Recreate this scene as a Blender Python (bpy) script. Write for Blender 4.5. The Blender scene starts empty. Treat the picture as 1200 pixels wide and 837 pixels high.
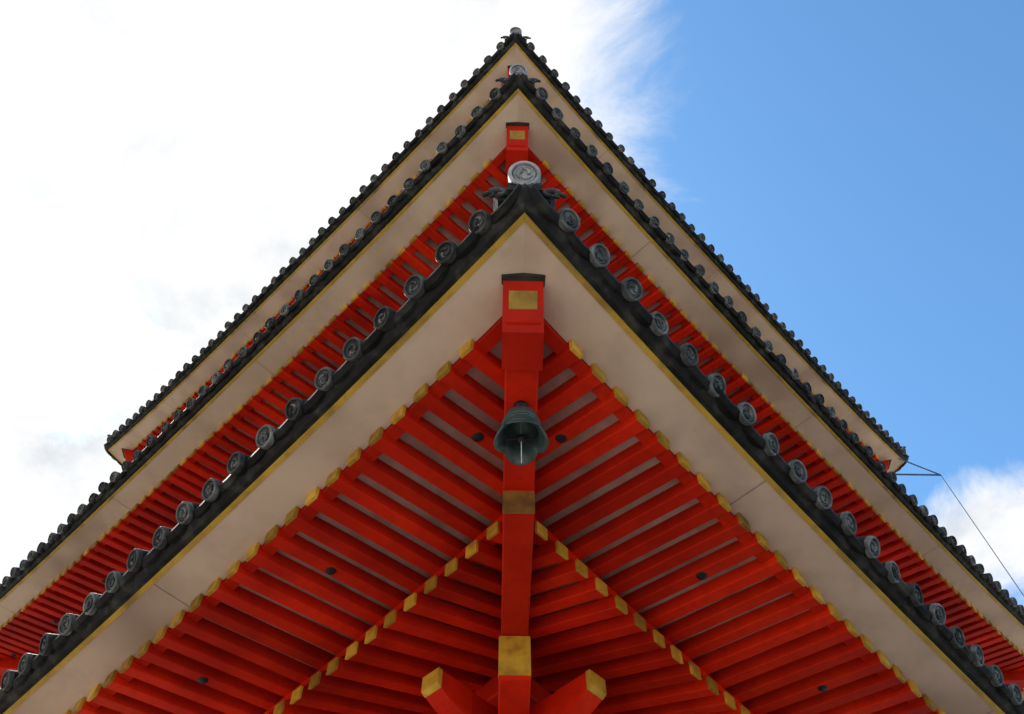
import bpy, bmesh, math, random
from mathutils import Vector, Matrix
random.seed(7)
S2=math.sqrt(2.0)
CAMZ=1.6
C=0.626; PP=2.77

scene=bpy.context.scene
scene.view_settings.view_transform='Standard'
scene.view_settings.look='None'
scene.view_settings.exposure=0
scene.view_settings.gamma=1

# ---------------------------------------------------------------- materials
def new_mat(name):
    m=bpy.data.materials.new(name); m.use_nodes=True
    nt=m.node_tree; b=nt.nodes['Principled BSDF']
    return m,nt,b
def N(nt,t,**kw):
    n=nt.nodes.new(t)
    for k,v in kw.items():
        if k in n.inputs: n.inputs[k].default_value=v
        else: setattr(n,k,v)
    return n
def ramp(nt,stops):
    r=nt.nodes.new('ShaderNodeValToRGB'); e=r.color_ramp.elements
    while len(e)>1: e.remove(e[0])
    e[0].position=stops[0][0]; e[0].color=tuple(stops[0][1])+(1,)
    for p,c in stops[1:]:
        x=e.new(p); x.color=tuple(c)+(1,)
    return r
def mixc(nt,a,b,f,mode='MIX'):
    m=nt.nodes.new('ShaderNodeMix'); m.data_type='RGBA'; m.blend_type=mode
    def put(i,v):
        if isinstance(v,bpy.types.NodeSocket): nt.links.new(v,m.inputs[i])
        elif isinstance(v,(int,float)): m.inputs[i].default_value=v
        else: m.inputs[i].default_value=tuple(v)+(1,)
    put(0,f); put(6,a); put(7,b)
    return m.outputs[2]
def painted(name,base,dark,light,scale=2.0,rough=.55,island=.12,bump=0,grime=(.5,.72),gscale=1.2,spec=.25,gamt=.45):
    m,nt,b=new_mat(name)
    tc=N(nt,'ShaderNodeTexCoord')
    n1=N(nt,'ShaderNodeTexNoise',Scale=scale,Detail=2.0,Roughness=.62)
    nt.links.new(tc.outputs['Object'],n1.inputs['Vector'])
    r=ramp(nt,[(.25,dark),(.5,base),(.78,light)])
    nt.links.new(n1.outputs[0],r.inputs[0])
    n2=N(nt,'ShaderNodeTexNoise',Scale=gscale*9,Detail=3.0,Roughness=.7)
    nt.links.new(tc.outputs['Object'],n2.inputs['Vector'])
    mr=N(nt,'ShaderNodeMapRange'); mr.inputs[1].default_value=grime[0]; mr.inputs[2].default_value=grime[1]; mr.inputs[4].default_value=gamt
    nt.links.new(n2.outputs[0],mr.inputs[0])
    c=mixc(nt,r.outputs[0],dark,mr.outputs[0])
    g=N(nt,'ShaderNodeNewGeometry')
    mm=N(nt,'ShaderNodeMapRange'); mm.inputs[3].default_value=1-island*1.6; mm.inputs[4].default_value=1+island*.6
    nt.links.new(g.outputs['Random Per Island'],mm.inputs[0])
    hs=N(nt,'ShaderNodeHueSaturation'); nt.links.new(mm.outputs[0],hs.inputs['Value']); nt.links.new(c,hs.inputs['Color'])
    nt.links.new(hs.outputs[0],b.inputs['Base Color'])
    b.inputs['Roughness'].default_value=rough
    b.inputs['Specular IOR Level'].default_value=spec
    if bump:
        bp=N(nt,'ShaderNodeBump',Strength=bump,Distance=.01)
        nt.links.new(n2.outputs[0],bp.inputs['Height']); nt.links.new(bp.outputs[0],b.inputs['Normal'])
    return m
RED=painted('vermilion_paint',(.62,.017,.003),(.34,.008,.002),(.76,.030,.004),1.1,.55,.20,spec=.10,grime=(.45,.75))
GOLD=painted('yellow_ochre_end_paint',(.52,.28,.025),(.24,.11,.02),(.66,.38,.045),6,.5,.3)
GOLD2=painted('shaded_ochre_plate',(.24,.105,.022),(.11,.045,.018),(.36,.17,.035),7,.5,.1)  # end ochre browned: shade on the second hip end painted into the colour
LINE=painted('yellow_edge_paint',(.48,.28,.03),(.20,.12,.03),(.60,.37,.045),3,.5,.1)
PALE=painted('weathered_white_board',(.55,.405,.29),(.33,.225,.16),(.66,.50,.37),.75,.75,.05,grime=(.46,.80),gscale=.30,gamt=.45)
SOFF=painted('pinkish_soffit_board',(.40,.235,.185),(.26,.13,.10),(.50,.33,.27),2.5,.75,.05)
SOFR=painted('shaded_red_soffit_board',(.27,.04,.02),(.16,.02,.01),(.36,.07,.035),2.5,.7,.05)  # dark red, recess shade between base rafters put into the colour
TILE=painted('dark_roof_tile',(.014,.014,.014),(.005,.005,.005),(.055,.054,.044),7,.65,.45,.3,spec=.15)
DISC=painted('grey_eave_tile_face',(.090,.095,.092),(.028,.030,.030),(.23,.235,.215),12,.65,.5,.3,spec=.2)
HIPD=painted('pale_ridge_tile_face',(.28,.28,.285),(.09,.09,.10),(.44,.44,.44),10,.6,.15,.3)
BLACK=painted('black_iron',(.010,.009,.009),(.005,.005,.005),(.02,.02,.02),9,.5,.1)
JOINT=painted('brown_board_joint',(.16,.11,.08),(.10,.07,.05),(.2,.15,.11),9,.8,.1)  # dark brown for the eave board joint lines
DCAP=painted('aged_copper_cap',(.03,.024,.02),(.015,.012,.01),(.06,.05,.04),6,.5,.1)
BRONZE=painted('green_bronze',(.060,.092,.085),(.018,.026,.026),(.13,.18,.17),9,.45,.1)
BRONZE.node_tree.nodes['Principled BSDF'].inputs['Metallic'].default_value=.4
WALLW=painted('white_plaster',(.72,.69,.64),(.55,.5,.45),(.78,.76,.72),2,.8,.03)
STONE=painted('cut_granite',(.36,.34,.31),(.22,.21,.19),(.46,.44,.41),3,.85,.2,.5)
GREEN=painted('green_lattice_paint',(.03,.16,.08),(.015,.08,.04),(.05,.22,.11),5,.5,.1)
WIREM=painted('blue_grey_metal',(.05,.10,.18),(.02,.05,.09),(.09,.16,.26),9,.4,.05)
CORD=painted('white_cord',(.6,.6,.58),(.4,.4,.38),(.7,.7,.68),9,.7,0)
MATS=[RED,GOLD,GOLD2,LINE,PALE,SOFF,SOFR,TILE,DISC,HIPD,BLACK,JOINT,DCAP,BRONZE,WALLW,STONE,GREEN,WIREM,CORD]
MI={m:i for i,m in enumerate(MATS)}

# ---------------------------------------------------------------- mesh builder
class MB:
    def __init__(s): s.v=[]; s.f=[]; s.m=[]; s.sm=[]
    def add(s,vs,fs,mat,smooth=False):
        o=len(s.v); s.v.extend([tuple(p) for p in vs]); mi=MI[mat]
        for f in fs: s.f.append(tuple(i+o for i in f)); s.m.append(mi); s.sm.append(smooth)
    def prism(s,ring0,ring1,mat,smooth=False,caps=True):
        n=len(ring0); fs=[(i,(i+1)%n,n+(i+1)%n,n+i) for i in range(n)]
        if caps: fs+= [tuple(range(n-1,-1,-1)),tuple(range(n,2*n))]
        s.add(list(ring0)+list(ring1),fs,mat,smooth)
    def sweep(s,rings,mat,smooth=False,caps=True):
        n=len(rings[0]); vs=[p for r in rings for p in r]; fs=[]
        for k in range(len(rings)-1):
            fs+=[(k*n+i,k*n+(i+1)%n,(k+1)*n+(i+1)%n,(k+1)*n+i) for i in range(n)]
        if caps: fs+=[tuple(range(n-1,-1,-1)),tuple((len(rings)-1)*n+i for i in range(n))]
        s.add(vs,fs,mat,smooth)
    def beam(s,pts,w,h,mat,ch=.006):
        """pts: bottom-centre points; horizontal width w, vertical height h (up)"""
        d=Vector(pts[-1])-Vector(pts[0]); d.z=0; d.normalize(); sd=Vector((-d.y,d.x,0))
        a=w/2
        prof=[(-a+ch,0),(a-ch,0),(a,ch),(a,h-ch),(a-ch,h),(-a+ch,h),(-a,h-ch),(-a,ch)]
        s.sweep([[Vector(p)+sd*x+Vector((0,0,z)) for x,z in prof] for p in pts],mat)
    def box(s,c,sx,sy,sz,mat,ch=.006):
        x,y,z=c
        s.beam([(x-sx/2,y,z-sz/2),(x+sx/2,y,z-sz/2)],sy,sz,mat,ch)
    def lathe(s,prof,M,mat,n=20,smooth=True,cap0=True):
        vs=[];fs=[]
        for r,z in prof:
            for i in range(n):
                a=2*math.pi*i/n; vs.append(M@Vector((r*math.cos(a),r*math.sin(a),z)))
        for k in range(len(prof)-1):
            for i in range(n): fs.append((k*n+i,k*n+(i+1)%n,(k+1)*n+(i+1)%n,(k+1)*n+i))
        if cap0: fs.append(tuple(range(n-1,-1,-1)))
        s.add(vs,fs,mat,smooth)
    def mesh(s,name):
        me=bpy.data.meshes.new(name); me.from_pydata(s.v,[],s.f)
        for m in MATS: me.materials.append(m)
        me.polygons.foreach_set('material_index',s.m); me.polygons.foreach_set('use_smooth',s.sm)
        me.update()
        bm=bmesh.new(); bm.from_mesh(me); bmesh.ops.recalc_face_normals(bm,faces=bm.faces); bm.to_mesh(me); bm.free()
        return me
def empty(name,loc=(0,0,0)):
    e=bpy.data.objects.new(name,None); e.location=loc; scene.collection.objects.link(e); return e
def obj(name,me,parent=None,rz=0,loc=(0,0,0)):
    o=bpy.data.objects.new(name,me); scene.collection.objects.link(o); o.rotation_euler=(0,0,rz); o.location=loc
    if parent: o.parent=parent
    return o

pagoda=empty('three_storied_pagoda')

def tile_face(mb,M,R,mat,n=22):
    """round end tile: raised rim, recessed field, inner ring, three-comma crest. local +Z = outward"""
    k=R/.08
    prof=[(.0005,.002),(.046,.002),(.048,.008),(.053,.008),(.055,-.006),(.060,-.006),(.063,.018),(.076,.018),(.080,.012),(.080,-.02)]
    mb.lathe([(r*k,z*k) for r,z in prof],M,mat,n,False,False)
    mb.lathe([(.078*k,-.02*k),(.077*k,-.16*k)],M,TILE,n,False,False)
    for j in range(3):
        a0=j*2.094; vs=[]; st=6
        for i in range(st):
            t=i/(st-1); a=a0+t*1.9; rr=(.022+.014*t)*k; w=(.012*(1-t)**.7+.002)*k
            if i==0: w*=.6
            for r_,z_ in ((rr-w,.002),(rr-w*.6,.014),(rr+w*.6,.014),(rr+w,.002)):
                vs.append(M@Vector((r_*math.cos(a),r_*math.sin(a),z_*k)))
        fs=[]
        for i in range(st-1):
            for q in range(3): fs.append((i*4+q,i*4+q+1,(i+1)*4+q+1,(i+1)*4+q))
        fs.append((0,1,2,3))
        mb.add(vs,fs,mat,False)

def make_roof(idx,W,Z,wall,vmax,rs=.2025,ts=.276,fit=False):
    R=W*S2
    def cv(u): return C*(abs(u)/W)**PP
    def P(u,v,z): return Vector((u,-(W-v),Z+z+cv(u)))
    fb=lambda v:-.09+.15*(v-.34)
    bb=lambda v:-.11+.35*(v-1.42)
    tb=lambda v:.10+.47*(v+.14)+.035*(v+.14)**2
    vw=W-wall
    def sheet(mb,prof,mat,n=48,close=False):
        rings=[]
        for i in range(n+1):
            s=-1+2*i/n
            rings.append([P(s*(W-v),v,z) for v,z in prof])
        m=len(prof); vs=[p for r in rings for p in r]; fs=[]
        for k in range(n):
            for j in range(m if close else m-1):
                fs.append((k*m+j,k*m+(j+1)%m,(k+1)*m+(j+1)%m,(k+1)*m+j))
        mb.add(vs,fs,mat,True if not close else False)
    e=MB()
    sheet(e,[(0,0),(.33,-.005),(.33,.03),(.0,.04)],PALE,close=True)
    sheet(e,[(-.018,-.004),(.012,-.004),(.012,.03),(-.018,.03)],LINE,close=True)
    sheet(e,[(.335,-.045),(.42,-.045),(.42,.02),(.335,.02)],RED,close=True)
    sheet(e,[(.421,.022),(1.5,.18)],SOFF)
    sheet(e,[(1.40,.003),(1.52,.035),(1.52,.10),(1.40,.07)],RED,close=True)
    vv=[1.521+(vw-1.521)*i/6 for i in range(7)]
    sheet(e,[(v,bb(v)+.115) for v in vv],SOFR)
    sheet(e,[(-.02,.031),(-.05,.031),(-.11,.075),(-.115,.13),(.1,.22),(.1,.031)],TILE,close=True)
    # butt joints of the eave board
    u=-W+2.3
    while u<W-2:
        a=random.uniform(-.1,.1)
        vs=[P(u+a,.013,-.0030),P(u+a+.004,.013,-.0030),P(u+a+.004,.33,-.0078),P(u+a,.33,-.0078)]
        e.add(vs,[(0,1,2,3)],JOINT); u+=random.uniform(2.6,3.6)
    obj0=e.mesh('eave_boards_%d'%idx)
    # ---- rafters
    r=MB()
    u0=W-.778
    n=int(round(u0/rs)); 
    if fit: rs=u0/n
    us=[]
    k=0
    while u0-k*rs>rs*.45:
        us+= [(u0-k*rs,k),(-(u0-k*rs),k)]; k+=1
    us.append((0,999))
    for u,k in us:
        hipv=W-abs(u)
        j=random.uniform(-.004,.004); dz=random.uniform(-.003,.003)
        v1=min(1.5,hipv-.05)
        if v1>.38:
            r.beam([P(u+j,.30,fb(.30)+dz),P(u,v1,fb(v1)+dz)],.098,.108,RED)
            r.beam([P(u+j,.290,fb(.290)-.003+dz),P(u+j,.314,fb(.314)-.003+dz)],.101,.10,GOLD,.003)
            if k%7==2 and v1>.9:
                M=Matrix.Translation(P(u,.80,fb(.80)))
                r.lathe([(.0005,-.006),(.035,-.006),(.040,.000),(.040,.01)],M,BLACK,14,True,False)
        v2=min(vw+.1,hipv-.05)
        if v2>1.5:
            r.beam([P(u+j,1.36,bb(1.36)),P(u,v2,bb(v2))],.10,.112,RED)
            r.beam([P(u+j,1.350,bb(1.350)-.003),P(u+j,1.370,bb(1.370)-.003)],.103,.106,GOLD,.003)
    me1=r.mesh('rafters_%d'%idx)
    # ---- tiles
    t=MB()
    WD=W+.106; d0=WD-.326
    if fit: ts=d0/round(d0/ts)
    tus=[]; k=0
    while d0-k*ts>ts*.45:
        tus+=[d0-k*ts,-(d0-k*ts)]; k+=1
    tus.append(0)
    tus.sort()
    ang=math.radians(27)
    for u in tus:
        du=random.uniform(-.008,.008); dz=random.uniform(-.008,.008); a=ang+random.uniform(-.12,.12); yaw=random.uniform(-.11,.11)
        c0=P(u+du,-.160+random.uniform(-.012,.012),.110+dz)
        M=Matrix.Translation(c0)@Matrix.Rotation(yaw,4,'Z')@Matrix.Rotation(math.pi/2+a,4,'X')@Matrix.Rotation(random.uniform(0,6.28),4,'Z')
        tile_face(t,M,.078+random.uniform(-.003,.002),DISC)
        vend=min(vmax,W-abs(u)-.02)
        if vend>.15:
            rings=[]; ns=max(2,int(vend/.45))
            for q in range(ns+1):
                v=-.06+(vend+.06)*q/ns
                zc=tb(v)+.05
                rings.append([P(u,v,zc)+Vector((.078*math.cos(b),0,.078*math.sin(b))) for b in [math.pi*x/7-.15+ (0.3*x/7) for x in range(8)]])
            m=8; vs=[p for rr in rings for p in rr]; fs=[]
            for q in range(ns):
                for x in range(m-1): fs.append((q*m+x,q*m+x+1,(q+1)*m+x+1,(q+1)*m+x))
            t.add(vs,fs,TILE,True)
    edges=[-(WD-.02)]+tus+[WD-.02]
    for a_,b_ in zip(edges[:-1],edges[1:]):
        mid=(a_+b_)/2; hw=(b_-a_)/2-.004; nn=7
        dz=random.uniform(-.010,.004); fr=random.uniform(-.012,.012)
        rows=[]
        for x in range(nn):
            s=-1+2*x/(nn-1); uu=mid+s*hw; sag=-.045*(1-s*s)
            rows.append([P(uu,-.150+fr,.108+sag+dz),P(uu,-.146+fr,.152+sag+dz),P(uu,.02,.24+sag*.5+dz),P(uu,-.03,.10+sag*.6+dz),P(uu,-.115+fr,.085+sag+dz)])
        m=5; vs=[p for rr in rows for p in rr]; fs=[]
        for x in range(nn-1):
            for j in range(m): fs.append((x*m+j,x*m+(j+1)%m,(x+1)*m+(j+1)%m,(x+1)*m+j))
        fs+=[tuple(range(m)),tuple((nn-1)*m+j for j in range(m))]
        t.add(vs,fs,TILE,False)
    nv=8
    sheet(t,[(-.10+(vmax+.10)*i/nv,tb(-.10+(vmax+.10)*i/nv)) for i in range(nv+1)],TILE,40)
    me2=t.mesh('tiles_%d'%idx)
    # ---- hip pieces (built along -Y)
    h=MB()
    def hz(Rr):
        v=(R-Rr)/S2
        return Z+C*max(0,(W-v)/W)**PP, v
    def hb(R0,R1,off,f,w,hh,mat,n=6,ch=.01):
        pts=[]
        for i in range(n+1):
            Rr=R0+(R1-R0)*i/n; z,v=hz(Rr); pts.append((0,-Rr,z+f(v)+off))
        h.beam(pts,w,hh,mat,ch)
    hb(R-.50,R-2.1,-.19,fb,.205,.40,RED)
    z,v=hz(R-.46); zb=z+fb(v)-.24; zt=z+.0
    def slab(y0t,y0b,y1,z0,z1,w,mat):
        a=w/2
        h.prism([(-a,y0b,z0),(-a,y0t,z1),(-a,y1,z1),(-a,y1,z0)],[(a,y0b,z0),(a,y0t,z1),(a,y1,z1),(a,y1,z0)],mat)
    yt=-(R-.36); yb=-(R-.54)
    slab(yt,yb,-(R-.80),zb,zt,.245,RED)
    slab(yt-.035,yt-.03,-(R-.6),zt-.012,zt+.022,.262,DCAP)
    def fr(f): return (yb+(yt-yb)*f, zb+(zt-zb)*f)
    ya,za=fr(.42); yc,zc_=fr(.76)
    h.prism([(-.085,ya-.006,za),(-.085,yc-.006,zc_),(-.085,yc+.02,zc_),(-.085,ya+.02,za)],[(.085,ya-.006,za),(.085,yc-.006,zc_),(.085,yc+.02,zc_),(.085,ya+.02,za)],GOLD)
    hb(R-1.72,R-3.6,-.18,bb,.20,.36,RED)
    z,v=hz(R-1.72)
    h.beam([(0,-(R-1.712),z+bb(v)-.183),(0,-(R-1.74),z+bb(v)-.183)],.206,.19,GOLD2,.006)
    z,v=hz(R-3.03); z3=z-.42
    h.beam([(0,-(R-3.08),z3),(0,-(R-5.2),z3)],.225,.38,RED,.012)
    h.beam([(0,-(R-3.072),z3+.04),(0,-(R-3.12),z3+.04)],.229,.343,GOLD,.006)
    # crossing bracket arms under the corner, boat-shaped tips with ochre ends
    Rc=R-3.90
    z,v=hz(Rc); zp=z+bb(v)-.0
    for sg in (1,-1):
        dirv=Vector((sg*.7071,-.7071,0)); base=Vector((0,-Rc,0))
        for (ext,zz,hh,w) in ((.85,zp-.72,.24,.165),(.50,zp-1.06,.22,.165)):
            p1=base-dirv*1.6
            b1=base+dirv*(ext-.34)
            h.beam([(p1.x,p1.y,zz),(b1.x,b1.y,zz)],w,hh,RED,.01)
            sd=Vector((-dirv.y,dirv.x,0))*w/2
            def sec(s,dn=0,gr=0):
                pp=base+dirv*(ext-.34+.34*s); lift=hh*.5*s*s-dn
                q_=sd*(1+gr)
                return [pp-q_+Vector((0,0,zz+lift)),pp+q_+Vector((0,0,zz+lift)),pp+q_+Vector((0,0,zz+hh+dn)),pp-q_+Vector((0,0,zz+hh+dn))]
            h.sweep([sec(q/6) for q in range(7)],RED)
            h.sweep([sec(.90,.004,.03),sec(1.02,.004,.03)],GOLD)
            pb=base+dirv*(ext-.55)
            h.prism([(pb.x-.09,pb.y-.09,zz-.10),(pb.x+.09,pb.y-.09,zz-.10),(pb.x+.09,pb.y+.09,zz-.10),(pb.x-.09,pb.y+.09,zz-.10)],
                    [(pb.x-.13,pb.y-.13,zz-.003),(pb.x+.13,pb.y-.13,zz-.003),(pb.x+.13,pb.y+.13,zz-.003),(pb.x-.13,pb.y+.13,zz-.003)],RED)
    # ridge on top of hip
    pts=[];pts2=[]
    nR=14; Rend=(W-vmax)*S2
    for i in range(nR+1):
        Rr=(R+.02)+(Rend-R-.02)*i/nR; z,v=hz(Rr); pts.append((0,-Rr,z+tb(v)-.02)); pts2.append((0,-Rr,z+tb(v)+.24))
    h.beam(pts,.20,.26,TILE,.02)
    h.sweep([[Vector(p)+Vector((.09*math.cos(b),0,.09*math.sin(b))) for b in [math.pi*2*x/10 for x in range(10)]] for p in pts2],TILE,True)
    z,v=hz(R)
    zt=z+.18
    yf=-(R+.04)
    outl=[(-.16,0),(-.19,.06),(-.15,.13),(-.11,.16),(-.10,.24),(0,.30),(.10,.24),(.11,.16),(.15,.13),(.19,.06),(.16,0)]
    h.prism([(x,yf,zt+q) for x,q in outl],[(x,yf+.09,zt+q) for x,q in outl],TILE)
    for sx in (-1,1):
        for (cx_,cz_,rr,th) in ((.155,.07,.055,.022),(.21,.03,.035,.016)):
            tor=[]
            for q in range(14):
                a=q/13*5.0; rad=rr*(1-.55*q/13); cc=Vector((sx*(cx_+rad*math.cos(a)),yf-.02,zt+cz_+rad*math.sin(a)))
                dr=Vector((sx*math.cos(a),0,math.sin(a)))
                tt=th*(1-.4*q/13)
                tor.append([cc+dr*tt*math.cos(b)+Vector((0,tt*math.sin(b),0)) for b in [2*math.pi*x/6 for x in range(6)]])
            h.sweep(tor,DISC,True)
    for i,(zz,ww) in enumerate(((.05,.11),(.09,.10),(.13,.105))):
        h.beam([(0,-(R+.10),zt+zz-.02),(0,-(R-.1),zt+zz-.02)],ww*2,.034,TILE,.008)
    M=Matrix.Translation((0,-(R+.13),zt+.20))@Matrix.Rotation(math.pi/2+math.radians(28),4,'X')
    tile_face(h,M,.102,HIPD,28)
    h.lathe([(.094,-.05),(.092,-.36)],M,TILE,20,True,False)
    me3=h.mesh('hip_%d'%idx)
    w_=MB()
    Wp=W-2.73; pts=[]
    for i in range(21):
        u=-Wp+2*Wp*i/20; pts.append(P(u,2.73,bb(2.73)-.20))
    w_.beam(pts,.19,.19,RED,.01)
    cols=[-wall,-wall/3,wall/3,wall]
    for u in cols[1:-1]+[0,-wall*.66,wall*.66]:
        zz=bb(2.73)-.21
        for q,(vo,dz) in enumerate(((2.5,-.24),(3.0,-.56),(3.4,-.86))):
            y0=-(W-vo); y1=-wall
            w_.beam([(u,y0,Z+zz+dz+.02),(u,y1,Z+zz+dz+.02)],.15,.20,RED,.01)
            w_.beam([(u-.5,y0+.25,Z+zz+dz+.025),(u+.5,y0+.25,Z+zz+dz+.025)],.14,.19,RED,.01)
            w_.beam([(u,y0-.006,Z+zz+dz+.017),(u,y0+.02,Z+zz+dz+.017)],.155,.206,GOLD,.004)
    me4=w_.mesh('brackets_%d'%idx)
    nm={1:'first',2:'second',3:'third'}[idx]
    for k in range(4):
        rz=math.radians(45+90*k)
        obj('%s_roof_eave_boards_%d'%(nm,k),obj0,pagoda,rz)
        obj('%s_roof_rafters_%d'%(nm,k),me1,pagoda,rz)
        obj('%s_roof_tiles_%d'%(nm,k),me2,pagoda,rz)
        obj('%s_roof_brackets_%d'%(nm,k),me4,pagoda,rz)
        obj('%s_roof_hip_%d'%(nm,k),me3,pagoda,math.radians(90*k))

R1y,R2y,R3y=9.98,9.365,8.70
Z1,Z2,Z3=4.289+CAMZ,9.435+CAMZ,14.91+CAMZ
make_roof(1,R1y/S2,Z1,3.3,R1y/S2-3.0)
make_roof(2,R2y/S2,Z2,3.0,R2y/S2-2.7)
make_roof(3,R3y/S2,Z3,2.7,R3y/S2-.05,fit=True)

# ---- bodies of the storeys
def storey(nm,half,z0,z1,balc):
    b=MB()
    y=-half
    b.box((0,y+.06,(z0+z1)/2),2*half-.02,.08,z1-z0,WALLW,.002)
    for u in (-half/3,half/3,-half):
        M=Matrix.Translation((u,y,z0)); b.lathe([(.17,0),(.17,(z1-z0)*.6),(.155,z1-z0)],M,RED,20,True)
    for zz in (z0+.12,z0+(z1-z0)*.38,z1-.55,z1-.15):
        b.beam([(-half,y-.09,zz-.1),(half,y-.09,zz-.1)],.08,.2,RED,.008)
    zl=z0+.3; zh=z1-.75
    for s in (-1,1):
        b.box((s*half/6.3,y-.0,(zl+zh)/2),half/3.4,.09,zh-zl,RED,.01)
        for q in range(3): b.box((s*half/6.3,y-.055,zl+(zh-zl)*(.2+.3*q)),half/4.6,.02,(zh-zl)*.2,GOLD,.004)
        cx=s*half*.66
        zb=z0+(z1-z0)*.45
        b.box((cx,y+.0,(zb+zh)/2),half*.46,.06,zh-zb,BLACK,.004)
        for q in range(13):
            b.box((cx-half*.21+half*.42*q/12,y-.05,(zb+zh)/2),.035,.035,zh-zb,GREEN,.004)
    if balc:
        bw=half+.75
        b.beam([(-bw,-bw+.35,z0-.1),(bw,-bw+.35,z0-.1)],.7,.08,RED,.008)
        for zz,hh in ((z0+.05,.09),(z0+.42,.07),(z0+.78,.1)):
            b.beam([(-bw-.12,-bw+.06,zz),(bw+.12,-bw+.06,zz)],.09,hh,RED,.01)
        for q in range(9):
            b.box((-bw+2*bw*q/8.0*.999,-bw+.06,z0+.42),.09,.085,.8,RED,.01)
    me=b.mesh(nm)
    for k in range(4): obj('%s_%d'%(nm,k),me,pagoda,math.radians(45+90*k))
storey('first_storey',3.3,.9,Z1+.35,False)
storey('second_storey',3.0,Z1+2.75,Z2+.35,True)
storey('third_storey',2.7,Z2+2.5,Z3+.35,True)

# ---- spire
sp=MB(); zt=Z3+.10+.47*6.1+.035*37.2
sp.box((0,0,zt+.2),1.0,1.0,.7,BRONZE,.03)
sp.lathe([(.45,.5),(.42,.7),(.2,.9),(.3,1.0),(.08,1.1),(.06,8.2),(.15,8.3),(.17,8.45),(.02,8.75)],Matrix.Translation((0,0,zt)),BRONZE,20)
for q in range(9):
    rr=.55-.03*q; sp.lathe([(rr-.08,1.6+.6*q),(rr,1.6+.6*q),(rr,1.7+.6*q),(rr-.08,1.7+.6*q),(rr-.08,1.6+.6*q)],Matrix.Translation((0,0,zt)),BRONZE,28,True,False)
    for a in range(4):
        aa=a*math.pi/2; c_,s_=math.cos(aa),math.sin(aa)
        sp.beam([(c_*.05,s_*.05,zt+1.62+.6*q),(c_*(rr-.04),s_*(rr-.04),zt+1.62+.6*q)],.04,.05,BRONZE,.004)
obj('spire',sp.mesh('spire'),pagoda)

# ---- stone platform
st=MB()
st.box((0,0,.40),9.6,9.6,.80,STONE,.02)
st.box((0,0,.85),9.9,9.9,.10,STONE,.02)
for q in range(5): st.box((0,-4.95-.15-.3*(4-q)+0.0,.08+.16*q/1.0-.0),2.4,.32,.16,STONE,.012)
po=obj('stone_platform',st.mesh('stone_platform'),pagoda,math.radians(45))

# ---- wind bell
R=R1y; W=R/S2
Rb=R-1.08; vb=(R-Rb)/S2
zhip=Z1+C*((W-vb)/W)**PP+(-.09+.15*(vb-.34))-.19
bell=empty('wind_bell',(0,-Rb,zhip))
bm_=MB()
I=Matrix.Identity(4)
bm_.lathe([(.0005,-.05),(.03,-.045),(.048,-.02),(.048,0),(.03,.01)],I,BLACK,16,True,False)
tor=[]
for q in range(17):
    a=2*math.pi*q/16; cc=Vector((0,.034*math.cos(a),-.07+.034*math.sin(a))); dr=Vector((0,math.cos(a),math.sin(a)))
    tor.append([cc+dr*.008*math.cos(b)+Vector((.008*math.sin(b),0,0)) for b in [2*math.pi*x/8 for x in range(8)]])
bm_.sweep(tor,BLACK,True,False)
def shell(prof,mat,n=64):
    vs=[];fs=[]
    for k,(r_,z_,sc) in enumerate(prof):
        for i in range(n):
            a=2*math.pi*i/n; lob=abs(math.cos(2*a))**.8
            zz=z_-.02+sc*.05*(1-lob); rr=r_*(1.04+sc*.12*lob)
            vs.append((rr*math.cos(a),rr*math.sin(a),zz))
    for k in range(len(prof)-1):
        for i in range(n): fs.append((k*n+i,k*n+(i+1)%n,(k+1)*n+(i+1)%n,(k+1)*n+i))
    bm_.add(vs,fs,mat,True)
shell([(.001,-.085,0),(.04,-.087,0),(.075,-.097,0),(.098,-.115,0),(.106,-.15,0),(.108,-.20,0),(.109,-.25,0),(.113,-.256,0),(.113,-.268,0),(.110,-.275,0),(.116,-.30,.4),(.127,-.335,.8),(.138,-.358,1),(.133,-.359,1),(.118,-.325,.8),(.102,-.28,0),(.100,-.2,0),(.086,-.12,0),(.001,-.095,0)],BRONZE)
for zz in (.20,.225):
    bm_.lathe([(.111,-zz),(.118,-zz-.004),(.118,-zz-.010),(.111,-zz-.014)],I,BRONZE,40,True,False)
bm_.lathe([(.0025,-.10),(.0025,-.56)],I,CORD,8,True,False)
bm_.lathe([(.004,-.30),(.022,-.31),(.028,-.33),(.022,-.35),(.004,-.36)],I,BLACK,14,True,False)
bm_.box((0,0,-.335),.17,.012,.012,BLACK,.002)
obj('bell_body',bm_.mesh('bell_body'),bell)

# ---- lightning conductor: bracket arm at side corner and vertical cable
lx=R3y; zc=Z3+C
lc=empty('lightning_conductor',(lx,0,zc))
l=MB()
def rod(p0,p1,r,mat=WIREM):
    p0=Vector(p0);p1=Vector(p1); d=(p1-p0).normalized(); a=d.orthogonal().normalized(); b=d.cross(a)
    l.prism([p0+a*r*math.cos(t)+b*r*math.sin(t) for t in [x*math.pi/4 for x in range(8)]],[p1+a*r*math.cos(t)+b*r*math.sin(t) for t in [x*math.pi/4 for x in range(8)]],mat)
tip=(.64,0,-.44)
rod((-.5,.05,-.38),tip,.02); rod((-.25,-.25,-.20),tip,.015); rod((-.3,.3,-.05),tip,.009)
pp=Vector(tip)
for q in range(1,25):
    t=q/24; p=Vector((.64+.25*math.sin(t*math.pi)*0.6,0,-.44-t*(zc-.46))); rod(pp,p,.008); pp=p
obj('cable_and_arm',l.mesh('cable_and_arm'),lc)

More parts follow.
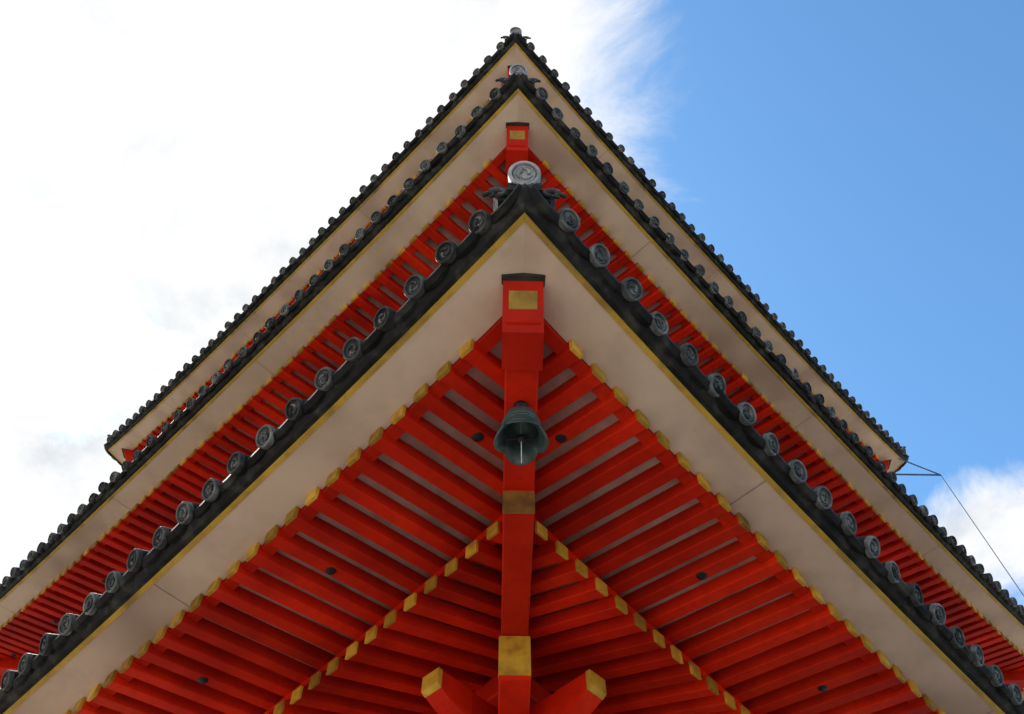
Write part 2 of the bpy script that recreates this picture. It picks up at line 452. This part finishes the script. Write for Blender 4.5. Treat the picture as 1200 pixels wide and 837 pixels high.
# ---------------------------------------------------------------- ground
gm,nt,b=new_mat('pale_gravel')
tc=N(nt,'ShaderNodeTexCoord')
n1=N(nt,'ShaderNodeTexNoise',Scale=.15,Detail=3.0); nt.links.new(tc.outputs['Object'],n1.inputs['Vector'])
vo=N(nt,'ShaderNodeTexVoronoi',Scale=45.0); nt.links.new(tc.outputs['Object'],vo.inputs['Vector'])
r1=ramp(nt,[(.3,(.42,.38,.33)),(.7,(.52,.48,.43))]); nt.links.new(n1.outputs[0],r1.inputs[0])
c=mixc(nt,r1.outputs[0],vo.outputs['Color'],.12,'OVERLAY'); nt.links.new(c,b.inputs['Base Color'])
b.inputs['Roughness'].default_value=.95
g=bpy.data.meshes.new('ground'); G=3000
g.from_pydata([(-G,-G,0),(G,-G,0),(G,G,0),(-G,G,0)],[],[(0,1,2,3)]); g.materials.append(gm)
obj('ground',g)

# ---------------------------------------------------------------- sky
SUN_EL=math.radians(50); sx,sy=-.66,.75
world=bpy.data.worlds.new('World'); scene.world=world; world.use_nodes=True
nt=world.node_tree; bg=nt.nodes['Background']
STR=.11
bg.inputs[1].default_value=STR
sky=nt.nodes.new('ShaderNodeTexSky'); sky.sky_type='NISHITA'; sky.sun_disc=False
sky.sun_elevation=SUN_EL; sky.sun_rotation=math.atan2(sx,sy); sky.air_density=1.0; sky.dust_density=.6; sky.ozone_density=1.5
tc=N(nt,'ShaderNodeTexCoord'); sep=N(nt,'ShaderNodeSeparateXYZ'); nt.links.new(tc.outputs['Generated'],sep.inputs[0])
def M2(op,a,b=None,c=None):
    m=nt.nodes.new('ShaderNodeMath'); m.operation=op
    for i,v in enumerate((a,b,c)):
        if v is None: continue
        if isinstance(v,bpy.types.NodeSocket): nt.links.new(v,m.inputs[i])
        else: m.inputs[i].default_value=v
    return m.outputs[0]
zz=M2('MAXIMUM',sep.outputs[2],.12)
px=M2('DIVIDE',sep.outputs[0],zz); py=M2('DIVIDE',sep.outputs[1],zz)
cb=N(nt,'ShaderNodeCombineXYZ'); nt.links.new(px,cb.inputs[0]); nt.links.new(py,cb.inputs[1])
def noise(scale,off,detail=7,rough=.6,dist=.4):
    mp=N(nt,'ShaderNodeMapping'); mp.inputs['Location'].default_value=off
    nt.links.new(cb.outputs[0],mp.inputs[0])
    n=N(nt,'ShaderNodeTexNoise',Scale=scale,Detail=float(detail),Roughness=rough,Distortion=dist); nt.links.new(mp.outputs[0],n.inputs['Vector']); return n.outputs[0]
def blob(cx,cy,rx,ry):
    a=M2('DIVIDE',M2('SUBTRACT',px,cx),rx); b_=M2('DIVIDE',M2('SUBTRACT',py,cy),ry)
    d=M2('ADD',M2('MULTIPLY',a,a),M2('MULTIPLY',b_,b_))
    return M2('MAXIMUM',M2('SUBTRACT',1.0,d),0.0)
n1=noise(4.6,(3.1,1.7,0),8,.66,.5)
bias=M2('MULTIPLY_ADD',px,-2.3,.28)
bias=M2('MINIMUM',M2('MAXIMUM',bias,-.55),.42)
bias=M2('ADD',bias,M2('MULTIPLY',blob(.76,.92,.25,.22),.80))
bias=M2('ADD',bias,M2('MULTIPLY',blob(.17,.25,.12,.14),.12))
bias=M2('SUBTRACT',bias,M2('MULTIPLY',blob(-.64,.55,.24,.26),.62))
den=M2('ADD',n1,bias)
mr=N(nt,'ShaderNodeMapRange'); mr.interpolation_type='SMOOTHSTEP'; mr.inputs[1].default_value=.36; mr.inputs[2].default_value=.78
nt.links.new(den,mr.inputs[0])
n2=noise(3.6,(12.7,7.9,0),7,.60,.2)
cr=ramp(nt,[(.32,(6.6,7.0,7.5)),(.42,(8.4,8.6,8.8)),(.50,(9.6,9.6,9.6))]); nt.links.new(n2,cr.inputs[0])
blue=mixc(nt,sky.outputs[0],(1.45,2.2,2.5),1.0,'MULTIPLY')
out=mixc(nt,blue,cr.outputs[0],mr.outputs[0])
nt.links.new(out,bg.inputs[0])

sd=bpy.data.lights.new('sun','SUN'); sd.energy=4.5; sd.angle=math.radians(.5); sd.color=(1,.95,.87)
so=bpy.data.objects.new('sun',sd); scene.collection.objects.link(so)
hl=math.hypot(sx,sy)
dirv=Vector((sx/hl*math.cos(SUN_EL),sy/hl*math.cos(SUN_EL),math.sin(SUN_EL)))
so.rotation_euler=dirv.to_track_quat('Z','Y').to_euler(); so.location=dirv*60

# ---------------------------------------------------------------- camera
cd=bpy.data.cameras.new('camera'); cd.sensor_width=36; cd.lens=1044.65/1200*36; cd.clip_end=9000; cd.clip_start=.05
co=bpy.data.objects.new('camera',cd); scene.collection.objects.link(co)
co.location=(-.105,-12.02,CAMZ)
Mr=Matrix.Rotation(-.016,4,'Z')@Matrix.Rotation(math.pi/2+1.023,4,'X')@Matrix.Rotation(.002,4,'Z')
co.rotation_euler=Mr.to_euler()
scene.camera=co
